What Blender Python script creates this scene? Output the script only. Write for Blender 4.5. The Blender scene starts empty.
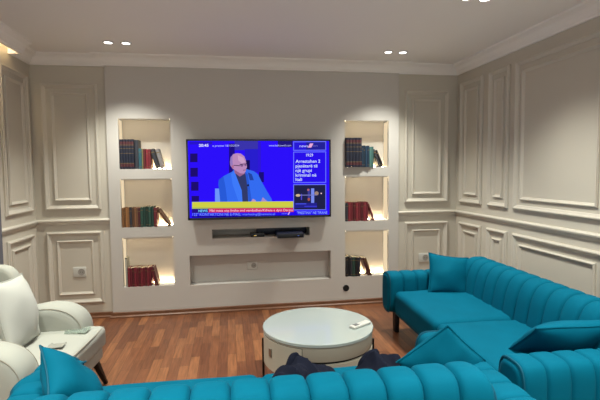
import bpy, bmesh, math, random
from mathutils import Vector, Matrix, noise
S = bpy.context.scene
COL = S.collection
PI = math.pi

# ------------------------------------------------------------------ camera, world, exposure
def make_camera():
    yaw, pitch, roll = .1575, -.0651, -.0096
    fw = Vector((math.sin(yaw)*math.cos(pitch), math.cos(yaw)*math.cos(pitch), math.sin(pitch)))
    r = Vector((math.cos(yaw), -math.sin(yaw), 0)); u = r.cross(fw)
    r2 = r*math.cos(roll)+u*math.sin(roll); u2 = -r*math.sin(roll)+u*math.cos(roll)
    cd = bpy.data.cameras.new('camera'); cd.sensor_width = 36; cd.lens = 448.8*36/600
    cd.clip_start = .02
    c = bpy.data.objects.new('camera', cd); COL.objects.link(c)
    m = Matrix((r2, u2, -fw)).transposed().to_4x4(); m.translation = Vector((1.155, -4.6064, 1.4394))
    c.matrix_world = m; S.camera = c
make_camera()
w = bpy.data.worlds.new('world'); S.world = w; w.use_nodes = True
w.node_tree.nodes['Background'].inputs[0].default_value = (1, .98, .93, 1)
w.node_tree.nodes['Background'].inputs[1].default_value = 1.1
S.view_settings.view_transform = 'Standard'; S.view_settings.look = 'None'
S.view_settings.gamma = 1; S.view_settings.use_curve_mapping = False
S.view_settings.exposure = 0.0
LAMP_W = 99.0            # watts of each downlight
LAMP_COL = (1, 1, .90)
LED_COL = (1, .76, .44); LED_E = 18.0
SCREEN_E = 1.0

# ------------------------------------------------------------------ materials
def lin(c):
    return tuple((v/255/12.92 if v/255 <= .04045 else ((v/255+.055)/1.055)**2.4) for v in c)
def mat(name, rgb, rough=.6, metal=0., spec=.5, sheen=0., bump=0., bscale=60., var=0., vscale=4., coat=0.):
    m = bpy.data.materials.new(name); m.use_nodes = True
    nt = m.node_tree; b = nt.nodes['Principled BSDF']
    c = lin(rgb)+(1,)
    b.inputs['Base Color'].default_value = c; b.inputs['Roughness'].default_value = rough
    b.inputs['Metallic'].default_value = metal; b.inputs['Specular IOR Level'].default_value = spec
    b.inputs['Coat Weight'].default_value = coat
    if sheen:
        b.inputs['Sheen Weight'].default_value = sheen; b.inputs['Sheen Roughness'].default_value = .35
        b.inputs['Sheen Tint'].default_value = tuple(min(1, v*1.6+.1) for v in c[:3])+(1,)
    if bump or var:
        tc = nt.nodes.new('ShaderNodeTexCoord')
    if var:
        n = nt.nodes.new('ShaderNodeTexNoise'); n.inputs['Scale'].default_value = vscale; n.inputs['Detail'].default_value = 4
        mx = nt.nodes.new('ShaderNodeMix'); mx.data_type = 'RGBA'
        mx.inputs[6].default_value = tuple(v*(1-var) for v in c[:3])+(1,); mx.inputs[7].default_value = tuple(min(1, v*(1+var)) for v in c[:3])+(1,)
        nt.links.new(tc.outputs['Object'], n.inputs['Vector']); nt.links.new(n.outputs['Fac'], mx.inputs[0])
        nt.links.new(mx.outputs[2], b.inputs['Base Color'])
    if bump:
        n2 = nt.nodes.new('ShaderNodeTexNoise'); n2.inputs['Scale'].default_value = bscale; n2.inputs['Detail'].default_value = 3
        bp = nt.nodes.new('ShaderNodeBump'); bp.inputs['Strength'].default_value = bump; bp.inputs['Distance'].default_value = .01
        nt.links.new(tc.outputs['Object'], n2.inputs['Vector']); nt.links.new(n2.outputs['Fac'], bp.inputs['Height'])
        nt.links.new(bp.outputs[0], b.inputs['Normal'])
    return m
def emit(name, rgb, e):
    m = bpy.data.materials.new(name); m.use_nodes = True; nt = m.node_tree
    nt.nodes.remove(nt.nodes['Principled BSDF'])
    n = nt.nodes.new('ShaderNodeEmission'); n.inputs[0].default_value = lin(rgb)+(1,); n.inputs[1].default_value = e
    nt.links.new(n.outputs[0], nt.nodes['Material Output'].inputs[0]); return m
def emit_lin(name, c, e):
    m = emit(name, (255, 255, 255), e); m.node_tree.nodes['Emission'].inputs[0].default_value = tuple(c)+(1,); return m

def parquet():
    m = bpy.data.materials.new('parquet'); m.use_nodes = True; nt = m.node_tree; N = nt.nodes.new; L = nt.links.new
    b = nt.nodes['Principled BSDF']
    tc = N('ShaderNodeTexCoord'); mp = N('ShaderNodeMapping'); mp.inputs['Rotation'].default_value = (0, 0, PI/2)
    L(tc.outputs['Object'], mp.inputs['Vector'])
    br = N('ShaderNodeTexBrick'); br.offset = .37; br.offset_frequency = 2; br.squash = 1
    br.inputs['Scale'].default_value = 1; br.inputs['Brick Width'].default_value = .42; br.inputs['Row Height'].default_value = .07
    br.inputs['Mortar Size'].default_value = .0012; br.inputs['Mortar Smooth'].default_value = .2; br.inputs['Bias'].default_value = 0
    br.inputs['Color1'].default_value = (0, 0, 0, 1); br.inputs['Color2'].default_value = (1, 1, 1, 1); br.inputs['Mortar'].default_value = (.0, .0, .0, 1)
    L(mp.outputs[0], br.inputs['Vector'])
    ramp = N('ShaderNodeValToRGB'); e = ramp.color_ramp.elements
    e[0].position = 0; e[0].color = lin((105, 64, 43))+(1,); e[1].position = 1; e[1].color = lin((150, 99, 64))+(1,)
    k = ramp.color_ramp.elements.new(.5); k.color = lin((126, 79, 52))+(1,)
    L(br.outputs['Color'], ramp.inputs[0])
    mp2 = N('ShaderNodeMapping'); mp2.inputs['Scale'].default_value = (40, 3, 1); L(tc.outputs['Object'], mp2.inputs['Vector'])
    gn = N('ShaderNodeTexNoise'); gn.inputs['Scale'].default_value = 1.6; gn.inputs['Detail'].default_value = 6; L(mp2.outputs[0], gn.inputs['Vector'])
    g2 = N('ShaderNodeMapRange'); g2.inputs[1].default_value = .3; g2.inputs[2].default_value = .7; g2.inputs[3].default_value = .62; g2.inputs[4].default_value = 1.12
    L(gn.outputs['Fac'], g2.inputs[0])
    mul = N('ShaderNodeVectorMath'); mul.operation = 'SCALE'; L(ramp.outputs[0], mul.inputs[0]); L(g2.outputs[0], mul.inputs['Scale'])
    mm = N('ShaderNodeMix'); mm.data_type = 'RGBA'; L(br.outputs['Fac'], mm.inputs[0]); L(mul.outputs[0], mm.inputs[6]); mm.inputs[7].default_value = lin((50, 26, 16))+(1,)
    L(mm.outputs[2], b.inputs['Base Color'])
    b.inputs['Roughness'].default_value = .33; b.inputs['Specular IOR Level'].default_value = .4
    bp = N('ShaderNodeBump'); bp.inputs['Strength'].default_value = .25; bp.inputs['Distance'].default_value = .002; bp.invert = True
    L(br.outputs['Fac'], bp.inputs['Height']); L(bp.outputs[0], b.inputs['Normal'])
    return m

M = {}
M['wall'] = mat('wall paint', (196, 190, 177), .6, bump=.03, bscale=180)
M['feature'] = mat('feature wall paint', (194, 190, 184), .6, bump=.03, bscale=180)
M['ceil'] = mat('ceiling paint', (242, 240, 236), .8)
M['trim'] = mat('moulding paint', (202, 196, 184), .45)
M['skirt'] = mat('skirting wood', (112, 74, 50), .4, var=.25, vscale=9)
M['floor'] = parquet()
M['teal'] = mat('teal velvet', (0, 90, 115), .8, sheen=.05, spec=.06, bump=.05, bscale=260, var=.14, vscale=7)
M['tealpipe'] = mat('teal piping', (0, 76, 98), .7, sheen=.05, spec=.2)
M['white_fab'] = mat('ivory fabric', (164, 166, 157), .85, sheen=.15, bump=.08, bscale=320)
M['white_pil'] = mat('white cushion fabric', (184, 186, 179), .9, sheen=.15, bump=.08, bscale=320)
M['ivory_pipe'] = mat('ivory piping', (150, 146, 134), .8)
M['dark_leg'] = mat('dark wood leg', (14, 12, 13), .5)
M['blk_metal'] = mat('black metal', (18, 18, 20), .4, metal=.4)
M['navy'] = mat('navy cloth', (17, 21, 36), .9, spec=.15, bump=.2, bscale=40)
M['tabletop'] = mat('white lacquer', (166, 176, 173), .16, coat=.3)
M['tablebody'] = mat('cream lacquer', (166, 161, 147), .4)
M['dark'] = mat('dark gap', (20, 18, 17), .7)
M['chrome'] = mat('brushed metal', (150, 146, 138), .35, metal=.9)
M['plastic'] = mat('white plastic', (200, 200, 194), .35)
M['greyplastic'] = mat('grey plastic', (98, 100, 102), .4)
M['blkplastic'] = mat('black plastic', (14, 14, 18), .3)
M['bluebox'] = mat('dark blue plastic', (26, 32, 58), .35)
M['curtain'] = mat('grey curtain cloth', (98, 98, 106), .9, bump=.1, bscale=200)
M['paper'] = mat('book pages', (226, 212, 178), .9)
M['wrap'] = mat('clear wrapper film', (226, 240, 228), .12, spec=.8)
_b = M['wrap'].node_tree.nodes['Principled BSDF']; _b.inputs['Transmission Weight'].default_value = .8; _b.inputs['IOR'].default_value = 1.2
M['led'] = emit_lin('warm led', LED_COL, LED_E*3)
M['sideglow'] = emit_lin('warm side glow', (1, .80, .52), .85)
M['topfill'] = emit_lin('warm top fill', (1, .80, .52), 17)
M['lens'] = emit_lin('downlight lens', (1, .97, .92), 6)
BK = dict(navy=(26, 32, 50), maroon=(80, 36, 42), gold=(116, 94, 62), green=(38, 66, 58), teal=(46, 92, 104), olive=(118, 112, 76), red=(112, 36, 46),
          grey=(70, 70, 78), lgrey=(136, 132, 134), tan=(132, 92, 56), brown=(112, 78, 56), black=(24, 24, 28), dteal=(28, 50, 70), gteal=(60, 96, 92), pale=(172, 172, 160),
          burg=(104, 32, 44), dbrown=(84, 52, 36), dgrey=(52, 54, 62))
for k_, c_ in BK.items(): M['b_'+k_] = mat('book '+k_, c_, .55)

# ------------------------------------------------------------------ mesh helpers
def tag(o, label=None, cat=None, group=None, kind=None):
    if label: o['label'] = label
    if cat: o['category'] = cat
    if group: o['group'] = group
    if kind: o['kind'] = kind
    return o
def empty(name, loc, rz=0., label=None, cat=None, group=None):
    o = bpy.data.objects.new(name, None); o.empty_display_size = .05; COL.objects.link(o)
    o.location = loc; o.rotation_euler = (0, 0, rz); return tag(o, label, cat, group)
def link(name, me, parent=None):
    o = bpy.data.objects.new(name, me); COL.objects.link(o)
    if parent: o.parent = parent
    return o
class MB:
    def __init__(s): s.v = []; s.f = []; s.mi = []
    def add(s, vs, fs, mi=0):
        n = len(s.v); s.v += [tuple(p) for p in vs]; s.f += [tuple(i+n for i in f) for f in fs]; s.mi += [mi]*len(fs); return s
    def box(s, x0, x1, y0, y1, z0, z1, mi=0):
        return s.add([(x0,y0,z0),(x1,y0,z0),(x1,y1,z0),(x0,y1,z0),(x0,y0,z1),(x1,y0,z1),(x1,y1,z1),(x0,y1,z1)],
                     [(0,3,2,1),(4,5,6,7),(0,1,5,4),(1,2,6,5),(2,3,7,6),(3,0,4,7)], mi)
    def quad(s, a, b, c, d, mi=0): return s.add([a, b, c, d], [(0,1,2,3)], mi)
    def loft(s, rings, mi=0, closed=True, caps=True):
        n = len(rings[0]); vs = [p for r in rings for p in r]; fs = []
        for i in range(len(rings)-1):
            for j in range(n if closed else n-1):
                k = (j+1) % n; fs.append((i*n+j, i*n+k, (i+1)*n+k, (i+1)*n+j))
        if caps and closed: fs.append(tuple(range(n))[::-1]); fs.append(tuple((len(rings)-1)*n+j for j in range(n)))
        return s.add(vs, fs, mi)
    def lathe(s, prof, c=(0,0), seg=48, mi=0):
        rings = [[(c[0]+r*math.cos(2*PI*j/seg), c[1]+r*math.sin(2*PI*j/seg), z) for j in range(seg)] for r, z in prof]
        return s.loft(rings, mi)
    def tube(s, pts, r, seg=8, mi=0, closed=False):
        pts = [Vector(p) for p in pts]; rings = []; n = len(pts); up = None
        for i, p in enumerate(pts):
            a = pts[(i-1) % n] if (closed or i > 0) else p; b = pts[(i+1) % n] if (closed or i < n-1) else p
            t = (b-a).normalized()
            if up is None:
                up = Vector((0,0,1)) if abs(t.z) < .9 else Vector((1,0,0))
            x = t.cross(up).normalized(); up = x.cross(t).normalized()
            rr = r[i] if isinstance(r, (list, tuple)) else r
            rings.append([p+(x*math.cos(2*PI*j/seg)+up*math.sin(2*PI*j/seg))*rr for j in range(seg)])
        if closed: rings.append(rings[0])
        return s.loft(rings, mi, caps=not closed)
    def build(s, name, mats, parent=None, smooth=False, bevel=0., angle=35):
        me = bpy.data.meshes.new(name); me.from_pydata(s.v, [], s.f)
        for m in (mats if isinstance(mats, (list, tuple)) else [mats]): me.materials.append(m)
        for p, i in zip(me.polygons, s.mi): p.material_index = i
        bm = bmesh.new(); bm.from_mesh(me)
        bmesh.ops.remove_doubles(bm, verts=bm.verts, dist=1e-6)
        bmesh.ops.recalc_face_normals(bm, faces=bm.faces)
        if bevel:
            ed = [e for e in bm.edges if len(e.link_faces) == 2 and e.calc_face_angle(0) > .6]
            bmesh.ops.bevel(bm, geom=ed, offset=bevel, segments=3, profile=.5, affect='EDGES', clamp_overlap=True)
        bm.to_mesh(me); bm.free()
        if smooth or bevel:
            for p in me.polygons: p.use_smooth = True
            me.set_sharp_from_angle(angle=math.radians(angle))
        return link(name, me, parent)
def levels(h, r, n=4, m=6):
    r = min(r, h*.98); a = [-h + r*(1-math.cos(PI/2*i/n)) for i in range(n)]
    mid = [-(h-r)+2*(h-r)*i/m for i in range(m+1)]
    return a+mid+[-v for v in a[::-1]]
def rbox(mb, x0, x1, y0, y1, z0, z1, r=.03, crown=0., wob=0., seed=0, mi=0):
    """a soft rounded block; crown swells its top"""
    h = ((x1-x0)/2, (y1-y0)/2, (z1-z0)/2); c = Vector(((x0+x1)/2, (y0+y1)/2, (z0+z1)/2)); r = min(r, min(h)*.98)
    lv = [levels(k, r) for k in h]
    for ax in range(3):
        for sg in (-1, 1):
            a, b = (ax+1) % 3, (ax+2) % 3; vs = []; nb = len(lv[b])
            for u in lv[a]:
                for v in lv[b]:
                    p = Vector((0,0,0)); p[ax] = sg*h[ax]; p[a] = u; p[b] = v
                    q = Vector([max(-(h[i]-r), min(h[i]-r, p[i])) for i in range(3)])
                    d = p-q
                    if d.length > 1e-9: p = q+d.normalized()*r
                    if crown and p.z > 0: p.z += crown*(1-(p.x/h[0])**2)*(1-(p.y/h[1])**2)*(p.z/h[2])
                    pp = p+c
                    if wob: pp = pp+noise.noise_vector(pp*5+Vector((seed,0,0)))*wob
                    vs.append(pp)
            fs = []
            for i in range(len(lv[a])-1):
                for j in range(nb-1):
                    q = (i*nb+j, (i+1)*nb+j, (i+1)*nb+j+1, i*nb+j+1); fs.append(q if sg > 0 else q[::-1])
            mb.add(vs, fs, mi)
    return mb
def superloop(cy, cz, a, b, n=36, e=4., shear=0.):
    out = []
    for i in range(n):
        t = 2*PI*i/n; c, s_ = math.cos(t), math.sin(t)
        y = a*math.copysign(abs(c)**(2/e), c); z = b*math.copysign(abs(s_)**(2/e), s_)
        out.append((cy+y+shear*z, cz+z))
    return out
def channel_body(mb, loop, L, n, bulge, axis='x', start=0., sub=8, rend=.07, endpull=.02):
    """upholstered roll: loop = cross section, swept along an axis and pinched in at every seam"""
    m = len(loop); cy = sum(p[0] for p in loop)/m; cz = sum(p[1] for p in loop)/m
    nr = []
    for i in range(m):
        a = loop[i-1]; b = loop[(i+1) % m]; d = Vector((b[1]-a[1], -(b[0]-a[0])))
        nr.append(d.normalized() if d.length else Vector((0,0)))
    rings = []; N = n*sub
    for i in range(N+1):
        s_ = L*i/N; t = (i % sub)/sub
        off = bulge*(max(0, 1-abs(2*t-1)**4.5)**.6-1) if i not in (0, N) else -bulge
        d = min(s_, L-s_); drop = 0
        if d < rend: drop = rend-math.sqrt(max(0, rend*rend-(rend-d)**2))
        ring = []
        for (y, z), q in zip(loop, nr):
            yy = y+q.x*off; zz = z+q.y*off
            if z > cz: zz -= drop*endpull/rend*(z-cz)/max(1e-6, max(p[1] for p in loop)-cz)
            ring.append((start+s_, yy, zz) if axis == 'x' else (yy, start+s_, zz))
        rings.append(ring)
    return mb.loft(rings)

# ------------------------------------------------------------------ the room
LW, RW, REC, H, HC, REAR = -.68, 3.65, .04, 2.46, 2.56, -6.2
FR = 2.964
def struct(o): o['kind'] = 'structure'; return o
struct(MB().box(LW-.3, RW+.1, REAR-.1, .35, -.06, 0).build('floor', M['floor']))
# ceiling with a curtain slot beside the left wall
SX = -.58
c = MB(); c.box(SX, RW+.1, REAR-.1, .35, HC, HC+.25); c.box(LW-.1, SX, -.37, .35, HC, HC+.25)
c.box(LW-.1, SX, REAR-.1, -.37, HC+.15, HC+.25)
struct(c.build('ceiling', M['ceil']))
# feature wall with its niches
NL, NR_, ML, MR = .109, .5976, 2.369, 2.850
NZ = [(1.4723, 1.9613), (.8977, 1.3727), (.3024, .7946)]
holes = [(NL, NR_, a, b, .17) for a, b in NZ]+[(ML, MR, a, b, .17) for a, b in NZ]
holes += [(.982, 1.986, .760, .851, .27), (.7525, 2.211, .290, .592, .12)]
xs = sorted(set([0, FR]+[h_[0] for h_ in holes]+[h_[1] for h_ in holes])); zs = sorted(set([0, HC]+[h_[2] for h_ in holes]+[h_[3] for h_ in holes]))
f = MB()
for i in range(len(xs)-1):
    for j in range(len(zs)-1):
        mx, mz = (xs[i]+xs[i+1])/2, (zs[j]+zs[j+1])/2
        if any(h_[0] < mx < h_[1] and h_[2] < mz < h_[3] for h_ in holes): continue
        f.quad((xs[i],0,zs[j]), (xs[i+1],0,zs[j]), (xs[i+1],0,zs[j+1]), (xs[i],0,zs[j+1]))
for a, b, z0, z1, d in holes:
    f.quad((a,d,z0), (b,d,z0), (b,d,z1), (a,d,z1)); f.quad((a,0,z0), (b,0,z0), (b,d,z0), (a,d,z0)); f.quad((a,0,z1), (a,d,z1), (b,d,z1), (b,0,z1))
    f.quad((a,0,z0), (a,d,z0), (a,d,z1), (a,0,z1)); f.quad((b,0,z0), (b,0,z1), (b,d,z1), (b,d,z0))
f.quad((0,0,0), (0,0,HC), (0,.3,HC), (0,.3,0)); f.quad((FR,0,0), (FR,.3,0), (FR,.3,HC), (FR,0,HC)); f.quad((0,.3,0), (0,.3,HC), (FR,.3,HC), (FR,.3,0))
f.quad((0,0,HC), (FR,0,HC), (FR,.3,HC), (0,.3,HC)); f.quad((0,0,0), (0,.3,0), (FR,.3,0), (FR,0,0))
struct(f.build('wall_back', M['feature']))
struct(MB().box(LW-.1, 0, REC, REC+.1, 0, HC).build('wall_back_left', M['wall']))
struct(MB().box(FR, RW+.1, REC, REC+.1, 0, HC).build('wall_back_right', M['wall']))
struct(MB().box(LW-.1, LW, REAR, REC, 0, HC+.15).build('wall_left', M['wall']))
struct(MB().box(RW, RW+.1, REAR, REC, 0, HC).build('wall_right', M['wall']))

trim_no = [0]
def trim(mb, mat_=None, smooth=False):
    trim_no[0] += 1
    return struct(mb.build('trim_%d' % trim_no[0], mat_ or M['trim'], smooth=smooth))
# crown: profile (projection, height) run along each wall
CP = [(0, H), (.018, H), (.022, H+.012), (.03, H+.018), (.04, H+.04), (.062, H+.066), (.09, H+.08), (.10, H+.084), (.104, H+.1)]
def run(prof, a, b, nrm, sa=0., sb=0.):
    """profile extruded from a to b on a wall with inward normal nrm; sa, sb mitre the ends"""
    a = Vector(a); b = Vector(b); n = Vector(nrm); d = (b-a).normalized(); A = []; B = []
    for p, z in prof:
        A.append((a+n*p-d*(p*sa))+Vector((0,0,z))); B.append((b+n*p+d*(p*sb))+Vector((0,0,z)))
    return MB().loft([A, B])
def shell(prof): return [(0, prof[-1][1])]+prof if prof[0][0] == 0 else prof
cpl = [(0, HC)]+CP
trim(run(cpl, (0,0,0), (FR,0,0), (0,-1,0), 1, 1), M['ceil'])
trim(run(cpl, (LW,REC,0), (0,REC,0), (0,-1,0), -1, 0), M['ceil'])
trim(run(cpl, (FR,REC,0), (RW,REC,0), (0,-1,0), 0, -1), M['ceil'])
trim(run(cpl, (RW,REC,0), (RW,REAR,0), (-1,0,0), -1, -1), M['ceil'])
trim(run(cpl, (LW,REC,0), (LW,-.37,0), (1,0,0), -1, 0), M['ceil'])
fp = [(0, HC)]+[(p*.35, z) for p, z in CP]
trim(run([(-.012, HC+.14), (-.012, H), (0.0, H)]+[(p*.9+.001, z) for p, z in CP]+[(.0, HC)], (SX,-.37,0), (SX,REAR,0), (1,0,0), 0, 0), M['ceil'])
trim(MB().box(LW, SX, -.372, -.36, H, HC+.15), M['ceil'])
# chair rail
RP = [(0, .935), (.010, .938), (.014, .950), (.016, .958), (.028, .966), (.030, .978), (.022, .986), (.010, .990), (0, .990)]
trim(run(RP, (LW,REC,0), (0,REC,0), (0,-1,0), -1, 0)); trim(run(RP, (FR,REC,0), (RW,REC,0), (0,-1,0), 0, -1))
trim(run(RP, (RW,REC,0), (RW,REAR,0), (-1,0,0), -1, -1)); trim(run(RP, (LW,REC,0), (LW,-.80,0), (1,0,0), -1, 0))
# skirting
SP = [(0, .0), (.026, .0), (.026, .012), (.018, .022), (.014, .024), (.014, .05), (.010, .056), (0, .056)]
def skirt(side, a, b, n, sa, sb):
    struct(run(SP, a, b, n, sa, sb).build('baseboard_'+side, M['skirt']))
skirt('back', (0,0,0), (FR,0,0), (0,-1,0), 1, 1); skirt('back_left', (LW,REC,0), (0,REC,0), (0,-1,0), -1, 0); skirt('back_right', (FR,REC,0), (RW,REC,0), (0,-1,0), 0, -1)
skirt('right', (RW,REC,0), (RW,REAR,0), (-1,0,0), -1, -1); skirt('left', (LW,REC,0), (LW,REAR,0), (1,0,0), -1, 0)
# picture-frame mouldings: rectangle in wall coordinates
def frame_moulding(origin, du, nrm, u0, u1, z0, z1, wd, dp):
    o = Vector(origin); du = Vector(du); n = Vector(nrm)
    prof = [(0, 0), (0, dp*.55), (wd*.12, dp*.62), (wd*.22, dp), (wd*.42, dp), (wd*.55, dp*.7), (wd*.8, dp*.4), (wd*.9, dp*.35), (wd, 0)]
    mb = MB(); P = lambda u, z, t: o+du*u+n*t+Vector((0,0,z))
    cor = [(u0, z0, 1, 1), (u1, z0, -1, 1), (u1, z1, -1, -1), (u0, z1, 1, -1)]
    rings = [[P(u+su*i, z+sz*i, t) for i, t in prof] for u, z, su, sz in cor]
    mb.loft(rings+[rings[0]], caps=False); trim(mb)
def panel(origin, du, nrm, u0, u1, z0, z1):
    frame_moulding(origin, du, nrm, u0, u1, z0, z1, .042, .026)
    ins = .086
    if u1-u0 > .3: frame_moulding(origin, du, nrm, u0+ins, u1-ins, z0+ins, z1-ins, .028, .018)
for u0, u1 in ((-.59, -.082), (3.044, 3.547)):
    panel((0,REC,0), (1,0,0), (0,-1,0), u0, u1, 1.082, 2.29); panel((0,REC,0), (1,0,0), (0,-1,0), u0, u1, .155, .868)
for u0, u1 in ((.05, .475), (.585, .902), (.99, 1.99), (2.08, 2.40), (2.49, 3.49), (3.58, 3.9), (3.99, 4.99)):
    panel((RW,0,0), (0,-1,0), (-1,0,0), u0, u1, 1.082, 2.365); panel((RW,0,0), (0,-1,0), (-1,0,0), u0, u1, .155, .868)
panel((LW,0,0), (0,-1,0), (1,0,0), .05, .567, 1.082, 2.345); panel((LW,0,0), (0,-1,0), (1,0,0), .05, .567, .155, .868)

# ------------------------------------------------------------------ lamps
def spot(parent, x, y, z, cone, watts):
    ld = bpy.data.lights.new('bulb', 'SPOT'); ld.energy = watts; ld.color = LAMP_COL; ld.spot_size = math.radians(cone); ld.spot_blend = 1.0; ld.shadow_soft_size = .035
    o = bpy.data.objects.new('bulb', ld); COL.objects.link(o); o.parent = parent; o.location = (x, y, z); return o
dl = [(.156,-.455,'leftmost','first row of the ceiling, far left by the bookshelf wall'), (.301,-.45,'','far left pair by the bookshelf wall, its right one'),
      (2.68,-.445,'','far right pair by the bookshelf wall, its left one'), (2.823,-.45,'','far right pair by the bookshelf wall, its right one')]
labels = ['round recessed downlight, left one of the pair above the left bookshelf niches', 'round recessed downlight, right one of the pair above the left bookshelf niches',
          'round recessed downlight, left one of the pair above the right bookshelf niches', 'round recessed downlight, right one of the pair above the right bookshelf niches']
pts = [(a[0], a[1]) for a in dl]
extra = [(2.72,-1.80), (2.85,-1.80), (.156,-1.80), (.30,-1.80), (2.72,-3.3), (2.85,-3.3), (.156,-3.3), (.30,-3.3), (1.43,-4.0), (1.57,-4.0), (2.72,-4.6), (2.85,-4.6), (.156,-4.6), (.30,-4.6)]  # first pair sits at the frame edge; the rest are unseen, added for fill
for i, (x, y) in enumerate(pts+extra):
    lab = labels[i] if i < 4 else 'round downlight at the top edge of the photo, %s of that pair' % ('left one', 'right one')[i-4] if i < 6 else 'unseen downlight added in the ceiling nearer the viewer'
    t = empty('downlight', (x, y, HC), 0, lab, 'ceiling light', 'ceiling downlights')
    MB().lathe([(.034, -.001), (.034, -.007), (.042, -.008), (.047, -.004), (.047, 0), (.034, 0)], seg=28).build('ring', M['plastic'], t, smooth=True)
    MB().lathe([(0.001, -.001), (.034, -.001), (.034, -.0045), (.001, -.0045)], seg=24).build('lens', M['lens'], t)
    spot(t, 0, 0, -.02, 98 if i < 4 else 114, LAMP_W*(.8 if i < 4 else 1))
# led strips: one along the bottom rear edge of each niche, one in the curtain slot
for (a, b, z0, z1, d), nm in zip(holes[:6], ['upper left', 'middle left', 'lower left', 'upper right', 'middle right', 'lower right']):
    xo = a+.0005 if a < 1 else b-.0025
    tag(MB().box(xo, xo+.002, d-.13, d-.02, z0+.01, z1-.01).build('niche_side_glow', M['sideglow']), 'added glow plate for the lit outer side of the %s niche' % nm, 'added niche glow', 'niche side glow plates')  # glowing plate in place of the light falling on the niche side
    tag(MB().box(a+.008, b-.008, .010, .020, z1-.0065, z1-.0015).box(a+.008, b-.008, .006, .0098, z1-.0085, z1-.0005, 1).build('fill_strip', [M['topfill'], M['feature']]), 'added warm fill strip under the top lip of the %s niche' % nm, 'light strip', 'niche top fill strips')  # strip added to light the niche back evenly, with a plate hiding its front
    o = MB().box(a+.01, b-.01, d-.030, d-.018, z0+.001, z0+.006).build('led_strip', M['led'])
    tag(o, 'warm glowing light strip along the back edge of the %s niche' % nm, 'light strip', 'niche light strips')
tag(MB().box(LW+.005, LW+.02, -3.5, -.40, HC+.12, HC+.135).build('led_strip', M['led']), 'warm light strip in the ceiling slot above the grey curtain', 'light strip')

# ------------------------------------------------------------------ television
TL, TR, TB, TT, TY = .752, 2.202, .959, 1.758, -.062
def sp(px, py):
    """point of the broadcast picture -> metres on the screen face"""
    u = (px-186-(py-138.8)*.027)/(144.4-(py-138.8)*.0222)
    yt = 138.8+(px-186)*.0097; yb = 219.8-(px-188)*.0196
    return (TL+u*(TR-TL)-(TL+TR)/2, TT-(py-yt)/(yb-yt)*(TT-TB)-(TB+TT)/2)
tv = empty('television', ((TL+TR)/2, TY, (TB+TT)/2), 0, 'large wall mounted flat television showing a blue news studio', 'television')
hw, hh = (TR-TL)/2, (TT-TB)/2
MB().box(-hw+.01, hw-.01, .004, .034, -hh+.01, hh-.01).build('housing', M['blkplastic'], tv, bevel=.004)
bz = MB(); bo = .016
for a in ((-hw, hw, -hh, -hh+.022), (-hw, hw, hh-bo, hh), (-hw, -hw+bo, -hh, hh), (hw-bo, hw, -hh, hh)): bz.box(a[0], a[1], -.004, .012, a[2], a[3])
bz.build('bezel', M['blkplastic'], tv)
MB().box(-.2, .2, .03, -TY-.001, -.15, .15).build('wall_mount', M['blk_metal'], tv)
EM = {}
def em(rgb):
    if rgb not in EM: EM[rgb] = emit('screen colour %d %d %d' % rgb, rgb, SCREEN_E)
    return EM[rgb]
class Pic:
    def __init__(s): s.mb = MB(); s.m = []; s.k = 0
    def idx(s, rgb):
        m = em(rgb)
        if m not in s.m: s.m.append(m)
        return s.m.index(m)
    def y(s): s.k += 1; return -.00005*s.k
    def poly(s, pts, rgb):
        y = s.y(); q = [sp(*p) for p in pts]
        s.mb.add([(a, y+.002, b) for a, b in q], [tuple(range(len(q)))], s.idx(rgb))
    def rect(s, x0, x1, y0, y1, rgb): s.poly([(x0,y0), (x1,y0), (x1,y1), (x0,y1)], rgb)
    def ell(s, cx, cy, rx, ry, rgb, n=22): s.poly([(cx+rx*math.cos(2*PI*i/n), cy+ry*math.sin(2*PI*i/n)) for i in range(n)], rgb)
    def box(s, x0, x1, y0, y1, t, rgb):
        s.rect(x0, x1, y0, y0+t, rgb); s.rect(x0, x1, y1-t, y1, rgb); s.rect(x0, x0+t, y0, y1, rgb); s.rect(x1-t, x1, y0, y1, rgb)
    def text(s, txt, x0, x1, yb, h, rgb, bold=.012):
        cu = bpy.data.curves.new('t', 'FONT'); cu.body = txt; cu.size = 1; cu.resolution_u = 3; cu.offset = bold
        o = bpy.data.objects.new('t', cu); COL.objects.link(o)
        bpy.context.view_layer.update()
        me = bpy.data.meshes.new_from_object(o.evaluated_get(bpy.context.evaluated_depsgraph_get()))
        vs = [v.co.copy() for v in me.vertices]; fs = [tuple(p.vertices) for p in me.polygons]
        bpy.data.objects.remove(o); bpy.data.curves.remove(cu); bpy.data.meshes.remove(me)
        X0 = min(v.x for v in vs); X1 = max(v.x for v in vs); y = s.y(); out = []
        for v in vs:
            u = (v.x-X0)/(X1-X0); a, b = sp(x0+(x1-x0)*u, yb-v.y/.7*h-0*u); out.append((a, y+.002, b))
        s.mb.add(out, fs, s.idx(rgb))
    def build(s, name, parent):
        o = s.mb.build(name, s.m, parent); return o
blue = (44, 16, 250); dk = (30, 14, 110); lt = (110, 120, 255); wht = (232, 232, 250)
scr = Pic()
scr.poly([(187.6,140.2), (328.9,141.6), (329.2,215.6), (189.8,217.9)], blue)
st = scr; st.k = 5
for x, y0, y1 in ((190, 153, 161.5), (190.3, 167.2, 176), (191, 181.2, 190), (191.5, 195.3, 201)): st.rect(x, x+7, y0, y1, dk)
st.rect(189.5, 211, 141.5, 144, (40, 22, 200)); st.rect(227.5, 233, 143.5, 173, (28, 14, 130)); st.rect(233, 256, 141, 150, (58, 52, 170)); st.rect(243, 256.5, 149, 172, (40, 30, 205))
st.rect(256, 259, 142, 172, (46, 24, 215)); st.rect(276, 291, 141.2, 147.5, (34, 26, 120)); st.rect(243.5, 248, 160, 172, (22, 14, 80)); st.rect(257, 262, 172, 182, (26, 14, 120))
st.rect(214, 219.5, 188, 201.5, (110, 150, 250))
tm = scr; tm.k = 140
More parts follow.
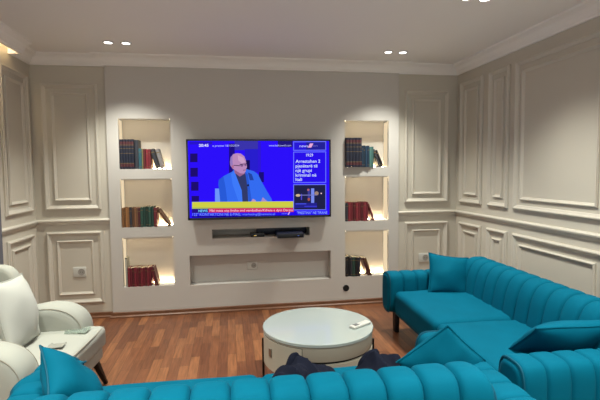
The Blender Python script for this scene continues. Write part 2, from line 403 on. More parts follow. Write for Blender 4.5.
tm.text('20:45', 198.3, 207.6, 146.3, 2.6, wht, .02); tm.text('e premte 18/10/2024', 211.5, 237.4, 146.4, 1.9, (190, 195, 255), .0); tm.text('www.balkanweb.com', 267, 289.4, 146.6, 1.9, (190, 195, 255), .0)
screen = scr.build('screen', tv)
man = Pic(); man.k = 30
man.poly([(219,201.6), (218.5,192), (217.2,184), (217.6,179.5), (222,175.8), (230,171.6), (233,169), (244,168.6), (252,171), (256,174), (260,182), (265,191), (269.8,199), (270,201.6)], (52, 108, 240))
man.poly([(217.4,184), (217.6,179.5), (222,175.8), (224,186), (226,201.6), (219,201.6)], (40, 90, 215))
man.poly([(232.5,172), (238,175.5), (243.5,172.5), (245.5,184), (246.5,201.6), (239,201.6), (235,186)], (50, 58, 105))
man.poly([(232,170.5), (233.5,173), (240,190), (240.8,201.6), (237,201.6), (231,184), (229.5,174)], (62, 122, 250))
man.poly([(243,171), (246,174), (247.5,184), (250,201.6), (247,201.6), (245.5,186), (244,176)], (40, 88, 210))
man.poly([(246,172), (250,174), (252,180), (248,180)], (36, 66, 160)); man.ell(246.3, 185, .9, 1.2, (24, 26, 60))
man.poly([(251,198.5), (254,200), (254,201.6), (249,201.6)], (190, 150, 190)); man.poly([(261,197), (263,199), (266,201.6), (259,201.6)], (170, 140, 200))
man.poly([(232,166), (242,170), (243.5,173), (238,176.3), (233,172.5)], (150, 100, 140))
man.poly([(228.4,162), (229,157), (231.5,154), (235,153), (239,153.4), (242.4,156), (244,160), (244.6,164), (245.2,166.8), (244.3,168.4), (244,171), (242,173.3), (238.5,173), (234.5,170.5), (231.2,168.5), (229,165.5)], (186, 138, 186))
man.poly([(228.4,162), (229,157), (231,154.6), (230.8,160), (231.5,166), (230,166.5)], (150, 120, 190)); man.ell(231.2, 166.4, 1.1, 1.8, (176, 110, 150))
man.poly([(236,155), (241.5,157.5), (243.5,162), (240,163), (236.5,160)], (206, 162, 200))
man.poly([(232,164.6), (238.2,165.2), (238.2,165.9), (232,165.2)], (30, 24, 56)); man.ell(240, 165.3, 1.6, 1.1, (124, 88, 136)); man.ell(243.5, 164.8, .9, 1.0, (124, 88, 136))
man.poly([(237.8,163.9), (245,163.2), (245,163.8), (237.8,164.5)], (28, 22, 50))
man.poly([(241.2,169.6), (244.2,169.3), (244.2,169.9), (241.4,170.3)], (130, 70, 110))
man.build('presenter_picture', screen)
tk = Pic(); tk.k = 60
tk.rect(191.9, 292.2, 201.3, 207.4, (206, 206, 70)); tk.rect(191.9, 292.2, 206.8, 208.2, (176, 190, 90))
tk.rect(192, 292.2, 208.1, 212.2, (38, 16, 130)); tk.rect(207.6, 292.2, 207.8, 212, (206, 34, 96))
tk.rect(192, 326, 212.2, 215.2, (34, 14, 235)); tk.rect(192, 328, 215.2, 217.0, (24, 8, 150))
tk.text('NEWS', 198, 206.8, 211.5, 2.5, (120, 210, 255), .02); tk.text('Mbi masa ose lirohe end vendodhen/Kthesa e dyte Derate', 208.8, 291.4, 211.2, 2.4, (255, 214, 236), .0)
tk.text('122" KONTAKTONI N\u00cb E-MAIL:', 192.4, 239.5, 215.3, 2.9, (130, 160, 255), .0); tk.text('marketing@newsnn.al', 241, 273, 215.1, 2.4, (120, 150, 255), .0)
tk.text('news', 280, 286, 214.2, 1.7, lt, .01); tk.poly([(286,214.8), (287.4,211.8), (288.6,211.8), (287.2,214.8)], (220, 170, 240)); tk.text('"PRESTINA" N\u00cb TIRAN\u00cb', 295.5, 326.8, 214.2, 2.6, (140, 165, 255), .01)
tk.build('news_ticker', screen)
rp = Pic(); rp.k = 90
rp.rect(291.7, 325.6, 141.9, 151, (40, 26, 215)); rp.rect(305, 325, 142.6, 150.2, (36, 34, 150)); rp.box(291.7, 325.6, 141.9, 151, .75, lt)
rp.text('news', 298, 306.8, 147.6, 2.6, (190, 190, 255), .01); rp.poly([(306.6,148), (308.8,144), (312.4,144), (310.2,148)], (236, 170, 220)); rp.text('nn', 312, 316.6, 147.2, 2.0, (120, 116, 210), .0)
rp.rect(291.7, 325.6, 152, 183, (40, 16, 235)); rp.box(291.7, 325.6, 152, 183, .75, lt)
rp.text('19:29', 305, 312, 156.8, 2.8, wht, .008)
for t_, x1, yb in (('Arrestohen 2', 319.4, 163), ('pjes\u00ebtar\u00eb t\u00eb', 316.6, 167.6), ('nj\u00eb grupi', 310.6, 172.1), ('kriminal n\u00eb', 315.4, 176.7), ('Itali', 300.6, 181.0)):
    rp.text(t_, 294, x1, yb, 3.1, (214, 222, 255), .012)
rp.rect(291.9, 325.4, 184.6, 210, (32, 34, 72)); rp.box(291.7, 325.6, 184.4, 210.3, .75, lt)
rp.rect(293, 316, 203, 208, (36, 34, 140)); rp.rect(310, 313.2, 188.5, 203, (120, 140, 240)); rp.rect(306.5, 309, 189, 199, (60, 60, 150)); rp.ell(296.5, 195.4, 2.4, 1.3, (214, 186, 150)); rp.ell(315.6, 193.5, 2.2, 2, (160, 132, 120))
rp.ell(307.6, 199.5, 1.3, 1.5, (170, 84, 70)); rp.ell(320.5, 193.6, .7, .7, (240, 200, 220)); rp.rect(299.5, 300.6, 194, 200, (80, 70, 210)); rp.ell(307, 190, 1.2, 1.2, (170, 100, 120)); rp.rect(299, 316, 194.8, 195.6, (120, 120, 190))
rp.rect(294, 305, 203.4, 204.4, (70, 80, 230)); rp.rect(303, 316, 206, 207, (60, 60, 210))
rp.build('headline_panel', screen)

# ------------------------------------------------------------------ books
def book_mesh(name, wd, dp, ht, base, bands):
    """cover with a rounded spine to the front (-y); bands = [(z0,z1,material index)] on the spine"""
    mb = MB(); t = .0025; hw = wd/2
    zl = sorted(set([0, ht]+[z for b in bands for z in b[:2]])); n = 6
    arc = [(-hw+wd*i/n, -min(.008, wd*.25)*math.sin(PI*i/n)) for i in range(n+1)]
    for k in range(len(zl)-1):
        z0, z1 = zl[k], zl[k+1]; mi = 0
        for b in bands:
            if b[0] <= z0+1e-6 and z1 <= b[1]+1e-6: mi = b[2]
        vs = [(x, y, z0) for x, y in arc]+[(x, y, z1) for x, y in arc]
        mb.add(vs, [(i, i+1, n+2+i, n+1+i) for i in range(n)], mi)
    for z in (0, ht): mb.add([(x, y, z) for x, y in arc]+[(hw, t, z), (-hw, t, z)], [tuple(range(n+3))])
    for s_ in (-1, 1): mb.box(min(s_*hw, s_*(hw-t)), max(s_*hw, s_*(hw-t)), 0, dp, 0, ht)
    mb.box(-hw+t, hw-t, .0, t, 0, ht)
    return mb
book_cache = {}
def shade(col, k):
    nm = 'b_%s_%d' % (col, k)
    if nm not in M: M[nm] = mat('book %s shade %d' % (col, k), tuple(min(255, c_*(.80, 1.0, 1.2)[k]) for c_ in BK[col]), .55)
    return M[nm]
def book(x, y, z, wd, dp, ht, color, label, group, tilt=0., bands=(), extra=(), var=1):
    key = (round(wd, 4), round(dp, 4), round(ht, 4), color, tuple(bands), var)
    mats = [shade(color, var)]+[M['b_'+e] for e in extra]
    if key not in book_cache:
        o = book_mesh('book', wd, dp, ht, color, bands).build('book', mats)
        p = MB().box(-wd/2+.0026, wd/2-.0026, .003, dp-.004, .003, ht-.005).build('page_block', M['paper'], o)
        book_cache[key] = o
    else:
        s_ = book_cache[key]; o = s_.copy(); COL.objects.link(o)
        for ch in s_.children:
            d = ch.copy(); COL.objects.link(d); d.parent = o
    zz = z+.0002+abs(math.sin(tilt))*wd/2
    o.location = (x, y, zz); o.rotation_euler = (0, tilt, 0)
    for k in list(o.keys()):
        if k in ('label', 'category', 'group'): del o[k]
    return tag(o, label, 'book', group)
ORD = ['first', 'second', 'third', 'fourth', 'fifth', 'sixth', 'seventh', 'eighth', 'ninth', 'tenth', 'eleventh', 'twelfth']
def nb(ht): return [(.0, .016, 0), (.022, .05, 1), (.052, .058, 2), (ht*.52, ht*.52+.005, 2), (ht*.68, ht*.68+.005, 2), (ht-.058, ht-.052, 2), (ht-.05, ht-.022, 1)]
def row(x, z, items, where, grp):
    """items: (count, width, depth, height, colour, words, extra gap, y)"""
    for n, wd, dp, ht, col, words, y, banded in items:
        for k in range(n):
            lab = ('%s, %s from the left in the %s niche' % (words, ORD[k] if n > 1 else '', where)) if n > 1 else '%s in the %s niche' % (words, where)
            j = 0 if banded else ((k*7+n*3) % 5-2)*.0022
            book(x+wd/2, y+(0 if banded else ((k*5) % 3)*.004), z, wd-.0012, dp, ht+j, col, lab, grp, 0,
                 nb(ht) if banded == 1 else ([(.02, .024, 1), (ht-.035-.012*(k % 2), ht-.030-.012*(k % 2), 1)] if banded == 0 and (k+n) % 3 else ()), ('maroon', 'gold') if banded == 1 else (('gold',) if banded == 0 else ()), 1 if banded else (k*2+n) % 3)
            x += wd
    return x
def leaner(xb, z, wd, dp, ht, deg, col, label, grp, y=.02): book(xb, y, z, wd, dp, ht, col, label, grp, -math.radians(deg), ((.02, .026, 1), (ht-.04, ht-.03, 1)), ('gold',))
g = 'books in the upper left niche'; z = NZ[0][0]
x = row(.114, z, [(5, .0268, .135, .288, 'navy', 'tall navy banded volume', .004, 1), (1, .040, .13, .283, 'dgrey', 'tall dark grey book beside the navy set', .028, 2)], 'upper left', g)
x = row(.2495, z, [], 'upper left', g)
x = row(.2895, z, [(1, .030, .12, .197, 'teal', 'blue-green book beside the tall dark grey book', .004, 0), (1, .014, .12, .195, 'olive', 'thin olive book left of the red books', .004, 0), (3, .0235, .12, .192, 'red', 'red bound book', .004, 0)], 'upper left', g)
leaner(.468, z, .036, .12, .198, 17, 'dgrey', 'dark grey book leaning on the red books in the upper left niche', g); leaner(.512, z, .034, .12, .196, 15, 'lgrey', 'light grey book leaning left on the dark leaning book in the upper left niche', g)
g = 'books in the middle left niche'; z = NZ[1][0]
x = row(.114, z, [(4, .0178, .125, .192, 'tan', 'tan-brown spined book', .003, 0), (1, .024, .125, .194, 'dgrey', 'dark slate book between tan and brown books', .003, 0), (3, .019, .125, .190, 'brown', 'dull brown book', .003, 0), (1, .022, .125, .188, 'maroon', 'maroon book left of the green books', .003, 0),
                  (5, .0256, .125, .2, 'green', 'green bound volume', .003, 0), (1, .030, .125, .186, 'burg', 'burgundy book right of the green volumes', .003, 0)], 'middle left', g)
leaner(.5655, z, .022, .125, .196, 33, 'dbrown', 'dark brown book leaning left at the end of the row in the middle left niche', g, .003)
g = 'books in the lower left niche'; z = NZ[2][0]
book(.136, .01, z, .016, .12, .292, 'pale', 'tall thin pale grey book at the left end of the lower left niche', g, 0, ((.28, .292, 1),), ('black',))
x = row(.150, z, [(11, .0205, .125, .19, 'burg', 'identical burgundy volume', .003, 0)], 'lower left', g)
leaner(.418, z, .017, .125, .192, 13, 'burg', 'burgundy book leaning left beside the burgundy row in the lower left niche', g, .003); leaner(.4395, z, .015, .125, .194, 14, 'maroon', 'outermost thin maroon book leaning left in the lower left niche', g, .003)
g = 'books in the upper right niche'; z = NZ[0][0]
x = row(2.372, z, [(5, .0345, .15, .305, 'navy', 'tall navy banded volume', -.03, 1), (4, .0215, .13, .222, 'dteal', 'dark blue book', -.022, 0), (2, .025, .13, .212, 'gteal', 'grey-green book', -.015, 0)], 'upper right', g)
leaner(2.757, z, .022, .12, .196, 22, 'dgrey', 'dark grey book leaning left on the grey-green books in the upper right niche', g, .005); leaner(2.785, z, .022, .12, .186, 22.5, 'black', 'black book leaning left, outermost in the upper right niche', g, .005)
g = 'books in the middle right niche'; z = NZ[1][0]
x = row(2.374, z, [(1, .028, .125, .192, 'dgrey', 'dark grey book at the left end', .003, 0), (8, .0282, .125, .198, 'red', 'red bound volume', .003, 0)], 'middle right', g)
leaner(2.690, z, .018, .125, .19, 20, 'red', 'red book leaning left at the end of the row in the middle right niche', g, .003)
g = 'books in the lower right niche'; z = NZ[2][0]
x = row(2.374, z, [(2, .026, .125, .215, 'black', 'black gilt-edged volume', .003, 0), (1, .02, .125, .205, 'dgrey', 'thin dark grey book left of the green book', .003, 0), (1, .034, .125, .206, 'green', 'green book between dark volumes', .003, 0), (1, .028, .125, .204, 'black', 'black book right of the green one', .003, 0), (1, .028, .125, .2, 'navy', 'navy book at the right end of the upright row', .003, 0)], 'lower right', g)
leaner(2.632, z, .020, .125, .205, 19, 'maroon', 'maroon book leaning left on the upright row in the lower right niche', g, .003); leaner(2.660, z, .018, .125, .202, 19.5, 'brown', 'brown book leaning left, outermost in the lower right niche', g, .003)

# ------------------------------------------------------------------ wall plates, port, devices in the slot
def outlet(x, y, z, wd, ht, label):
    t = empty('wall_outlet', (x, y, z), 0, label, 'power outlet', 'wall outlets')
    MB().box(-wd/2, wd/2, -.010, 0, -ht/2, ht/2).build('cover_plate', M['plastic'], t, bevel=.003)
    s_ = MB(); cx = wd*.14; r = ht*.30
    ring = lambda rr, yy: [(cx+rr*math.cos(2*PI*i/24), yy, rr*math.sin(2*PI*i/24)) for i in range(24)]
    s_.loft([ring(r*1.12, -.0095), ring(r*1.12, -.0118), ring(r, -.0118), ring(r*.94, -.0099)], caps=False); s_.add(ring(r*.95, -.0104), [tuple(range(24))])
    s_.build('socket', [mat('socket grey', (150, 148, 142), .4)], t, smooth=True)
    h_ = MB()
    for dx in (-.0095, .0095): h_.loft([[(cx+dx+.0035*math.cos(2*PI*i/10), yy, .0035*math.sin(2*PI*i/10)) for i in range(10)] for yy in (-.0104, -.0112)])
    h_.build('pin_hole', M['dark'], t)
outlet(-.305, REC, .467, .118, .098, 'white rectangular power outlet low on the wall behind the white armchair')
outlet(3.273, REC, .467, .118, .098, 'white rectangular power outlet above the far arm of the teal sofa')
outlet(1.387, .12, .445, .105, .082, 'pale power outlet at the back of the long low niche')
cp = empty('cable_port', (2.377, 0, .180), 0, 'round black cable port in the wall below the lower right niche', 'cable port')
ringy = lambda r, y: [(r*math.cos(2*PI*i/32), y, r*math.sin(2*PI*i/32)) for i in range(32)]
MB().loft([ringy(.034, -.0002), ringy(.034, -.006), ringy(.026, -.007), ringy(.024, -.002)], caps=False).build('rim', M['blkplastic'], cp, smooth=True)
MB().loft([ringy(.0245, -.001), ringy(.0245, -.0025)]).build('lid', M['dark'], cp)
sb = empty('set_top_box', (1.764, -.03, .7605), 0, 'dark blue set-top box jutting out of the slot below the television', 'set-top box')
MB().box(-.134, .134, -.13, .12, .004, .052).build('casing', M['bluebox'], sb, bevel=.003)
MB().box(-.128, .128, -.1325, -.129, .008, .044).build('front_panel', M['blkplastic'], sb, bevel=.001)
MB().box(.07, .085, -.1335, -.1324, .024, .029).build('status_light', emit('status', (120, 150, 255), .8), sb)
fb = MB()
for a in (-.11, .11):
    for b in (-.02, .1): fb.lathe([(.008, 0), (.008, .0045)], (a, b), 10)
fb.build('rubber_feet', M['dark'], sb)
mp_ = empty('media_player', (1.44, .055, .7605), 0, 'small black media box with tiny amber light in the wall slot', 'media box')
MB().box(-.07, .07, -.05, .045, 0, .042).build('casing', M['blkplastic'], mp_, bevel=.004)
MB().box(-.035, -.028, -.0512, -.0498, .012, .018).build('status_light', emit('amber', (255, 200, 90), 2.0), mp_); MB().box(-.02, -.013, -.0512, -.0498, .012, .018).build('status_light', emit('amber pale', (255, 230, 160), 2.0), mp_)
dv = empty('video_player', (1.71, .2, .7605), 0, 'flat black player standing upright at the back of the wall slot', 'player')
MB().box(-.27, .27, -.02, .02, 0, .084).build('casing', M['bluebox'], dv, bevel=.003)

# ------------------------------------------------------------------ sofas
def sofa(name, loc, rz, L, D, cush, label, nback, xb0, xb1, bh):
    t = empty(name, loc, rz, label, 'sofa')
    AW = .21; bz_ = bh/2+.09; bb = bh/2-.09; bcy = .735-.16*bb
    loopb = superloop(bcy, bz_, .125, bb, 44, 3.0, .16)
    b = MB(); channel_body(b, loopb, xb1-xb0, nback, .026, 'x', xb0, 16, .09, .045); b.build('backrest', M['teal'], t, smooth=True, angle=60)
    for xe, nm in ((xb0, -1), (xb1, 1)):
        lp = superloop(bcy, bz_-.008, .112, bb-.024, 48, 3.0, .16)
        MB().tube([(xe, y, z-(.03 if z > bz_ else 0)*(z-bz_)/bb) for y, z in lp], .006, 6, closed=True).build('piping', M['tealpipe'], t, smooth=True)
    for x0, sgn in ((0, -1), (L-AW, 1)):
        loopa = superloop(x0+AW/2, .368, AW/2, .175, 36, 3.8)
        a = MB(); channel_body(a, loopa, D-.0, 7, .018, 'y', -.03, 16, .03, .01); a.build('armrest', M['teal'], t, smooth=True, angle=60).name = 'armrest'
        lp = superloop(x0+AW/2, .366, AW/2-.012, .163, 40, 3.8)
        ap = MB().loft([[(x, -.026, z) for x, z in lp], [(x, -.040, z) for x, z in superloop(x0+AW/2, .366, AW/2-.018, .157, 40, 3.6)], [(x, -.044, z) for x, z in superloop(x0+AW/2, .366, AW/2-.04, .135, 40, 3.2)]]).build('arm_panel', M['teal'], t, smooth=True, angle=60)
        MB().tube([(x, -.030, z) for x, z in superloop(x0+AW/2, .366, AW/2-.006, .169, 40, 3.8)], .006, 6, closed=True).build('piping', M['tealpipe'], ap, smooth=True)
    for i, (a, b_) in enumerate(cush):
        m = rbox(MB(), a+.004, b_-.004, 0, .66, .195, .400, .045, .018, .006, i*9)
        m.build('seat_cushion', M['teal'], t, smooth=True, angle=80)
    MB().box(AW*.5, L-AW*.5, .03, D-.06, .175, .23).build('base_frame', M['tealpipe'], t, bevel=.008)
    for x in (.10, L-.10):
        for y in (.06, D-.12):
            MB().loft([[(x-.035, y-.022, .185), (x+.035, y-.022, .185), (x+.035, y+.022, .185), (x-.035, y+.022, .185)], [(x-.03, y-.018, 0), (x+.03, y-.018, 0), (x+.03, y+.018, 0), (x-.03, y+.018, 0)]]).build('leg', M['dark_leg'], t, bevel=.003)
    return t
sofa('sofa', (2.55, -.76, 0), math.radians(-91.6), 2.06, .86, ((.21, 1.03), (1.03, 1.85)), 'long teal velvet channel-back sofa standing along the right panelled wall', 12, .20, 1.86, .685)
sofa('sofa', (2.37, -2.325, 0), PI, 2.15, .86, ((.21, 1.075), (1.075, 1.94)), 'teal velvet sofa in the foreground seen from behind its channelled back', 12, .26, 1.91, .694)

# ------------------------------------------------------------------ cushions
def pillow(name, wd, ht, tk_, mt, pipe, loc, rot, label, grp=None, seed=0, pinch=.08, sag=.0):
    n = 26; mb = MB(); per = []
    def P(u, v, s_):
        x = wd/2*u*(1-pinch*(1-v*v)); z = ht/2*v*(1-pinch*(1-u*u))
        th = tk_/2*((1-u*u)**.55)*((1-v*v)**.55)
        q = Vector((x*3+seed, z*3, s_*2)); th *= 1+.28*noise.noise(q*1.8)
        th += .006*math.sin(9*u*v+seed)*(1-u*u)*(1-v*v)
        y = s_*th + sag*(u*u-.4) + .008*noise.noise(Vector((x*4, z*4, seed)))
        return (x, y, z)
    for s_ in (-1, 1):
        vs = [P(-1+2*i/n, -1+2*j/n, s_) for i in range(n+1) for j in range(n+1)]
        fs = [(i*(n+1)+j, (i+1)*(n+1)+j, (i+1)*(n+1)+j+1, i*(n+1)+j+1) for i in range(n) for j in range(n)]
        mb.add(vs, fs if s_ < 0 else [q[::-1] for q in fs])
    o = mb.build(name, mt, None, smooth=True, angle=100)
    e = [P(-1+2*i/n, -1, 0) for i in range(n)]+[P(1, -1+2*i/n, 0) for i in range(n)]+[P(1-2*i/n, 1, 0) for i in range(n)]+[P(-1, 1-2*i/n, 0) for i in range(n)]
    MB().tube(e, .0045, 6, closed=True).build('piping', pipe, o, smooth=True)
    if isinstance(rot, tuple): o.location = loc; o.rotation_euler = rot
    else:
        up = -Vector(rot[0]).normalized(); ax = Vector(rot[1]); ax = (ax-up*ax.dot(up)).normalized(); nn = up.cross(ax)
        m = Matrix((ax, nn, up)).transposed().to_4x4(); m.translation = Vector(loc)-up*ht/2+ax*wd/2; o.matrix_world = m
    return tag(o, label, 'cushion', grp)
R = math.radians
gp = 'teal throw cushions'
pillow('throw_cushion', .36, .34, .14, M['teal'], M['teal'], (3.00, -1.06, .538), (R(-22), R(9), R(-4)), 'square teal cushion propped in the far corner of the long sofa', gp, 1)
pillow('throw_cushion', .52, .36, .17, M['teal'], M['teal'], (2.97, -2.44, .505), (R(50), 0, R(-3)), 'teal cushion slumped against the near arm of the long sofa', gp, 2, .05)
pillow('throw_cushion', .30, .30, .18, M['teal'], M['teal'], (2.125, -2.68, .540), (R(28), R(42), R(12)), 'teal cushion on its corner at the right end of the foreground sofa', gp, 3, .05)
# rot given as [edge down from the raised corner, edge sideways]; loc = the raised corner
pillow('throw_cushion', .31, .31, .17, M['teal'], M['tealpipe'], (.34, -2.57, .70), [(.12, -.245, -.10), (.14, .17, -.20)], 'teal cushion with raised corner at the left end of the foreground sofa', gp, 4)
pillow('throw_cushion', .30, .26, .13, M['teal'], M['tealpipe'], (.31, -2.44, .485), (R(62), R(-10), R(35)), 'teal cushion lying behind the raised-corner cushion near the white armchair', gp, 5, .02)

# ------------------------------------------------------------------ jackets
def jacket(loc, rz, prof, dy, seed, label):
    """crumpled cloth heap: crest heights along x, falling off to both sides with sharp folds"""
    t = empty('jacket', loc, rz, label, 'jacket', 'navy jackets on the sofa')
    def crest(x):
        for (a, h0), (b, h1) in zip(prof, prof[1:]):
            if a <= x <= b: return h0+(h1-h0)*(x-a)/(b-a)
        return 0
    def heap(x0, x1, y0, y1, hs, sd, nx=70, ny=44):
        vs = []
        for i in range(nx+1):
            for j in range(ny+1):
                u, v = i/nx, j/ny*2-1
                x = x0+(x1-x0)*u; w_ = 1-.25*abs(2*u-1)**3
                y = (y0+y1)/2+(y1-y0)/2*v*w_
                q = Vector((x*9+y*8+sd, (y-x*.6)*3, sd))
                rg = 1-2*abs(noise.noise(q)); rg2 = 1-2*abs(noise.noise(q*2.3+Vector((3,1,0))))
                ed = max(0, (1-abs(v)**2.4))*max(0, 1-abs(2*u-1)**8)
                z = crest(x)*hs*ed**.75*(.80+.24*rg+.10*rg2)
                vs.append((x+.012*rg2, y+.014*rg, max(.002, z)))
        m = ny+1; N = (nx+1)*m
        fs = [(i*m+j, (i+1)*m+j, (i+1)*m+j+1, i*m+j+1) for i in range(nx) for j in range(ny)]
        per = [(i, 0) for i in range(nx)]+[(nx, j) for j in range(ny)]+[(nx-i, ny) for i in range(nx)]+[(0, ny-j) for j in range(ny)]
        ring = [i*m+j for i, j in per]; K = len(ring); lo = [(x, y, 0.) for x, y, z in vs]
        return MB().add(vs+lo, fs+[tuple(k+N for k in q)[::-1] for q in fs]+[(ring[k], ring[k]+N, ring[(k+1) % K]+N, ring[(k+1) % K]) for k in range(K)])
    x0, x1 = prof[0][0], prof[-1][0]
    heap(x0, x1, -dy, dy, 1, seed).build('body', M['navy'], t, smooth=True, angle=75)
    heap(x0*.35, x1*.98, -dy*1.05, -dy*.1, .78, seed+4, 44, 22).build('sleeve', M['navy'], t, smooth=True, angle=75)
    heap(x0*.55, x1*.25, dy*.05, dy*.75, 1.03, seed+8, 30, 18).build('hood', M['navy'], t, smooth=True, angle=75)
jacket((1.47, -2.64, .42), 0, [(-.17, .02), (-.14, .10), (-.085, .125), (-.03, .165), (.0, .155), (.06, .135), (.10, .14), (.145, .10), (.19, .02)], .10, 1.3, 'crumpled dark navy jacket heaped on sofa below the coffee table drawer')
jacket((1.815, -2.64, .42), 0, [(-.14, .02), (-.11, .06), (-.05, .12), (-.01, .155), (.03, .158), (.07, .13), (.11, .135), (.14, .10), (.155, .02)], .10, 5.1, 'crumpled dark navy jacket heaped on sofa left of the right-hand teal cushion')

# ------------------------------------------------------------------ coffee table
TX, TYc, TRad = 1.735, -1.672, .368
ct = empty('coffee_table', (TX, TYc, 0), 0, 'low round white coffee table in the middle of the parquet floor', 'coffee table')
MB().lathe([(.001, .378), (TRad, .378), (TRad+.004, .381), (TRad+.004, .397), (TRad+.001, .4), (.001, .4)], seg=96).build('tabletop', M['tabletop'], ct, smooth=True)
MB().lathe([(.001, .288), (TRad-.004, .288), (TRad-.002, .292), (TRad-.002, .378), (.001, .378)], seg=96).build('drum', M['tablebody'], ct, smooth=True)
MB().lathe([(.001, .268), (TRad-.02, .268), (TRad-.02, .29), (.001, .29)], seg=72).build('gap_ring', M['dark'], ct, smooth=True)
MB().lathe([(.001, .165), (TRad-.006, .165), (TRad-.002, .169), (TRad-.002, .271), (.001, .271)], seg=96).build('lower_drum', M['tablebody'], ct, smooth=True)
def arcplate(a0, a1, r0, r1, z0, z1, n=24):
    rings = []
    for i in range(n+1):
        a = R(a0+(a1-a0)*i/n); c_, s_ = math.cos(a), math.sin(a)
        rings.append([(r0*c_, r0*s_, z0), (r1*c_, r1*s_, z0), (r1*c_, r1*s_, z1), (r0*c_, r0*s_, z1)])
    return MB().loft(rings)
arcplate(-116, -180, TRad-.003, TRad-.0012, .170, .368).build('drawer_gap_shade', M['dark'], ct, smooth=True)  # dark plate puts the shade around the drawer into colour
dr = arcplate(-116.5, -179.5, TRad-.003, TRad+.0015, .172, .366).build('drawer', M['tablebody'], ct, smooth=True)
arcplate(-153.5, -158, TRad+.001, TRad+.008, .262, .312, 4).build('handle', M['chrome'], dr)
for a, r_, h_ in ((169, TRad+.007, .30), (-11, TRad+.007, .30), (60, TRad+.007, .30), (-101, TRad-.08, .168)):
    c_, s_ = math.cos(R(a)), math.sin(R(a))
    MB().tube([(r_*c_, r_*s_, 0), (r_*c_, r_*s_, h_)], .008, 8).build('leg', M['blk_metal'], ct, smooth=True)
rc = empty('remote_control', (2.005, -1.765, .4005), R(33), 'white remote control with small grey display on the coffee table', 'remote control')
MB().box(-.085, .085, -.024, .024, .001, .018).build('casing', M['plastic'], rc, bevel=.006)
MB().box(-.062, -.022, -.016, .016, .0178, .0192).build('display', M['greyplastic'], rc)
for dx in (.0, .022, .044):
    MB().box(dx-.006, dx+.006, -.008, .008, .0178, .0195).build('button', M['plastic'], rc, bevel=.001)

# ------------------------------------------------------------------ armchair
ac = empty('armchair', (-.025, -1.885, 0), R(-5), 'ivory upholstered armchair with rolled arms at the left of the room', 'armchair')
rbox(MB(), -.36, .315, -.37, .37, .215, .345, .03).build('seat_base', M['white_fab'], ac, smooth=True, angle=80)
rbox(MB(), -.25, .335, -.385, .385, .30, .435, .035, .022, .004).build('seat_cushion', M['white_fab'], ac, smooth=True, angle=80)
MB().tube([(.318, -.37, .425), (.326, -.2, .428), (.328, 0, .43), (.326, .2, .428), (.318, .37, .425)], .004, 6).build('piping', M['ivory_pipe'], ac, smooth=True)
sil = [(-.36, .215), (.205, .215), (.232, .26), (.243, .36), (.243, .44), (.232, .495), (.205, .54), (.165, .573), (.11, .596), (.05, .606), (-.03, .602), (-.11, .588), (-.2, .575), (-.36, .58)]
def smooth_poly(p, it=2):
    for _ in range(it):
        q = []
        for i in range(len(p)):
            a = p[i]; b = p[(i+1) % len(p)]; q += [(a[0]*.75+b[0]*.25, a[1]*.75+b[1]*.25), (a[0]*.25+b[0]*.75, a[1]*.25+b[1]*.75)]
        p = q
    return p
sl = smooth_poly(sil)
cxs = -.06; czs = .4
for y0, y1, inner in ((.255, .455, 1), (-.455, -.255, -1)):
    rings = []
    for k in range(13):
        a = PI*k/12; ins = .062*(1-math.sin(a)**.6); y = (y0+y1)/2-(y1-y0)/2*math.cos(a)
        rings.append([(x-(x-cxs)/abs(x-cxs+1e-9)*min(ins, abs(x-cxs)*.5), y, z-(z-czs)/abs(z-czs+1e-9)*min(ins, abs(z-czs)*.5)) for x, z in sl])
    ar = MB().loft(rings).build('armrest', M['white_fab'], ac, smooth=True, angle=70)
    for yy in ((y0+.012), (y1-.012)):
        ins = .019
        MB().tube([(x-(x-cxs)/abs(x-cxs+1e-9)*min(ins, abs(x-cxs)*.5), yy, z-(z-czs)/abs(z-czs+1e-9)*min(ins, abs(z-czs)*.5)) for x, z in sl if z > .24 and x > -.33], .003, 6).build('piping', M['ivory_pipe'], ar, smooth=True)
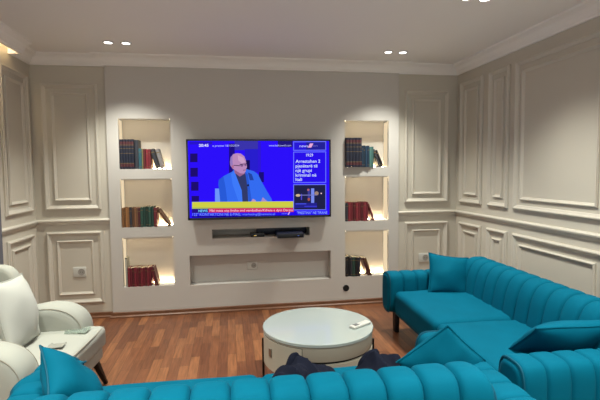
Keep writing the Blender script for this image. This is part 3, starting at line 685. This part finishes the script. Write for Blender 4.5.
# back with rounded shoulders, and wings
yz = superloop(0, .57, .43, .355, 56, 3.6)
rings = []
for k in range(13):
    a = PI*k/12; s_ = math.sin(a)**.5; x = -.36-.085*math.cos(a)
    rings.append([(x+.0-(z-.3)*.10, y*(1-.09*(1-s_)), .57+(z-.57)*(1-.12*(1-s_))) for y, z in yz])
bk = MB().loft(rings).build('backrest', M['white_fab'], ac, smooth=True, angle=80)
for sg in (1, -1):
    wz = superloop(-.32, .68, .12, .17, 36, 2.8, -.12); rings = []
    for k in range(9):
        a = PI*k/8; s_ = .78+.22*math.sin(a)**.5
        rings.append([(-.32+(x+.32)*s_, sg*(.395)-.05*math.cos(a), .68+(z-.68)*s_) for x, z in wz])
    MB().loft(rings).build('wing', M['white_fab'], bk, smooth=True, angle=80)
for x, y, fx, fy in ((.255, .345, .285, .465), (.255, -.345, .285, -.465), (-.31, .345, -.37, .40), (-.31, -.345, -.37, -.40)):
    MB().loft([[(x-.022, y-.022, .225), (x+.022, y-.022, .225), (x+.022, y+.022, .225), (x-.022, y+.022, .225)], [(fx-.012, fy-.012, 0), (fx+.012, fy-.012, 0), (fx+.012, fy+.012, 0), (fx-.012, fy+.012, 0)]]).build('leg', M['dark_leg'], ac, bevel=.003)
pillow('throw_cushion', .44, .41, .15, M['white_pil'], M['white_fab'], (-.125, -1.62, .82), [(.11, -.03, -.385), (.02, -.42, .02)], 'white square cushion propped on the ivory armchair', None, 7)
# crumpled wrapper on the seat
def wrapper(loc, a, b, seed, label, mt):
    n = 14; vs = []
    for i in range(n+1):
        for j in range(n+1):
            u, v = i/n-.5, j/n-.5; q = Vector((u*5+seed, v*5, seed))
            vs.append((u*a*(1+.2*noise.noise(q)), v*b*(1+.2*noise.noise(q*1.3)), .003+.010*abs(noise.noise(q*1.7))+.006*abs(noise.noise(q*.7))))
    lo = [(x, y, max(.0005, z-.003)) for x, y, z in vs]; m = n+1; N = m*m
    fs = [(i*m+j, (i+1)*m+j, (i+1)*m+j+1, i*m+j+1) for i in range(n) for j in range(n)]
    per = [(i, 0) for i in range(n)]+[(n, j) for j in range(n)]+[(n-i, n) for i in range(n)]+[(0, n-j) for j in range(n)]
    ring = [i*m+j for i, j in per]; K = len(ring)
    o = MB().add(vs+lo, fs+[tuple(k+N for k in q)[::-1] for q in fs]+[(ring[k], ring[k]+N, ring[(k+1) % K]+N, ring[(k+1) % K]) for k in range(K)]).build('plastic_wrapper', mt, None, smooth=True, angle=50)
    o.location = loc; return tag(o, label, 'wrapper')
wrapper((.20, -1.66, .4475), .13, .11, 2.2, 'crumpled clear plastic wrapper on the front corner of the armchair seat', M['wrap'])
wrapper((.165, -1.92, .4525), .09, .07, 6.2, 'small flat grey scrap lying on the middle of the armchair seat', mat('grey paper', (140, 141, 132), .7))

# ------------------------------------------------------------------ curtain
vs = MB(); rings = []
for i in range(121):
    y = -.765-1.5*i/120; x = -.628+.022*math.sin(i*.42)+.006*math.sin(i*1.1)
    rings.append([(x-.002, y, .02), (x+.002, y, .02), (x+.002, y, 2.60), (x-.002, y, 2.60)])
cu_ = vs.loft(rings).build('curtain', M['curtain'], None, smooth=True, angle=50)
tag(cu_, 'dark grey curtain hanging at the left edge beside the white armchair', 'curtain')
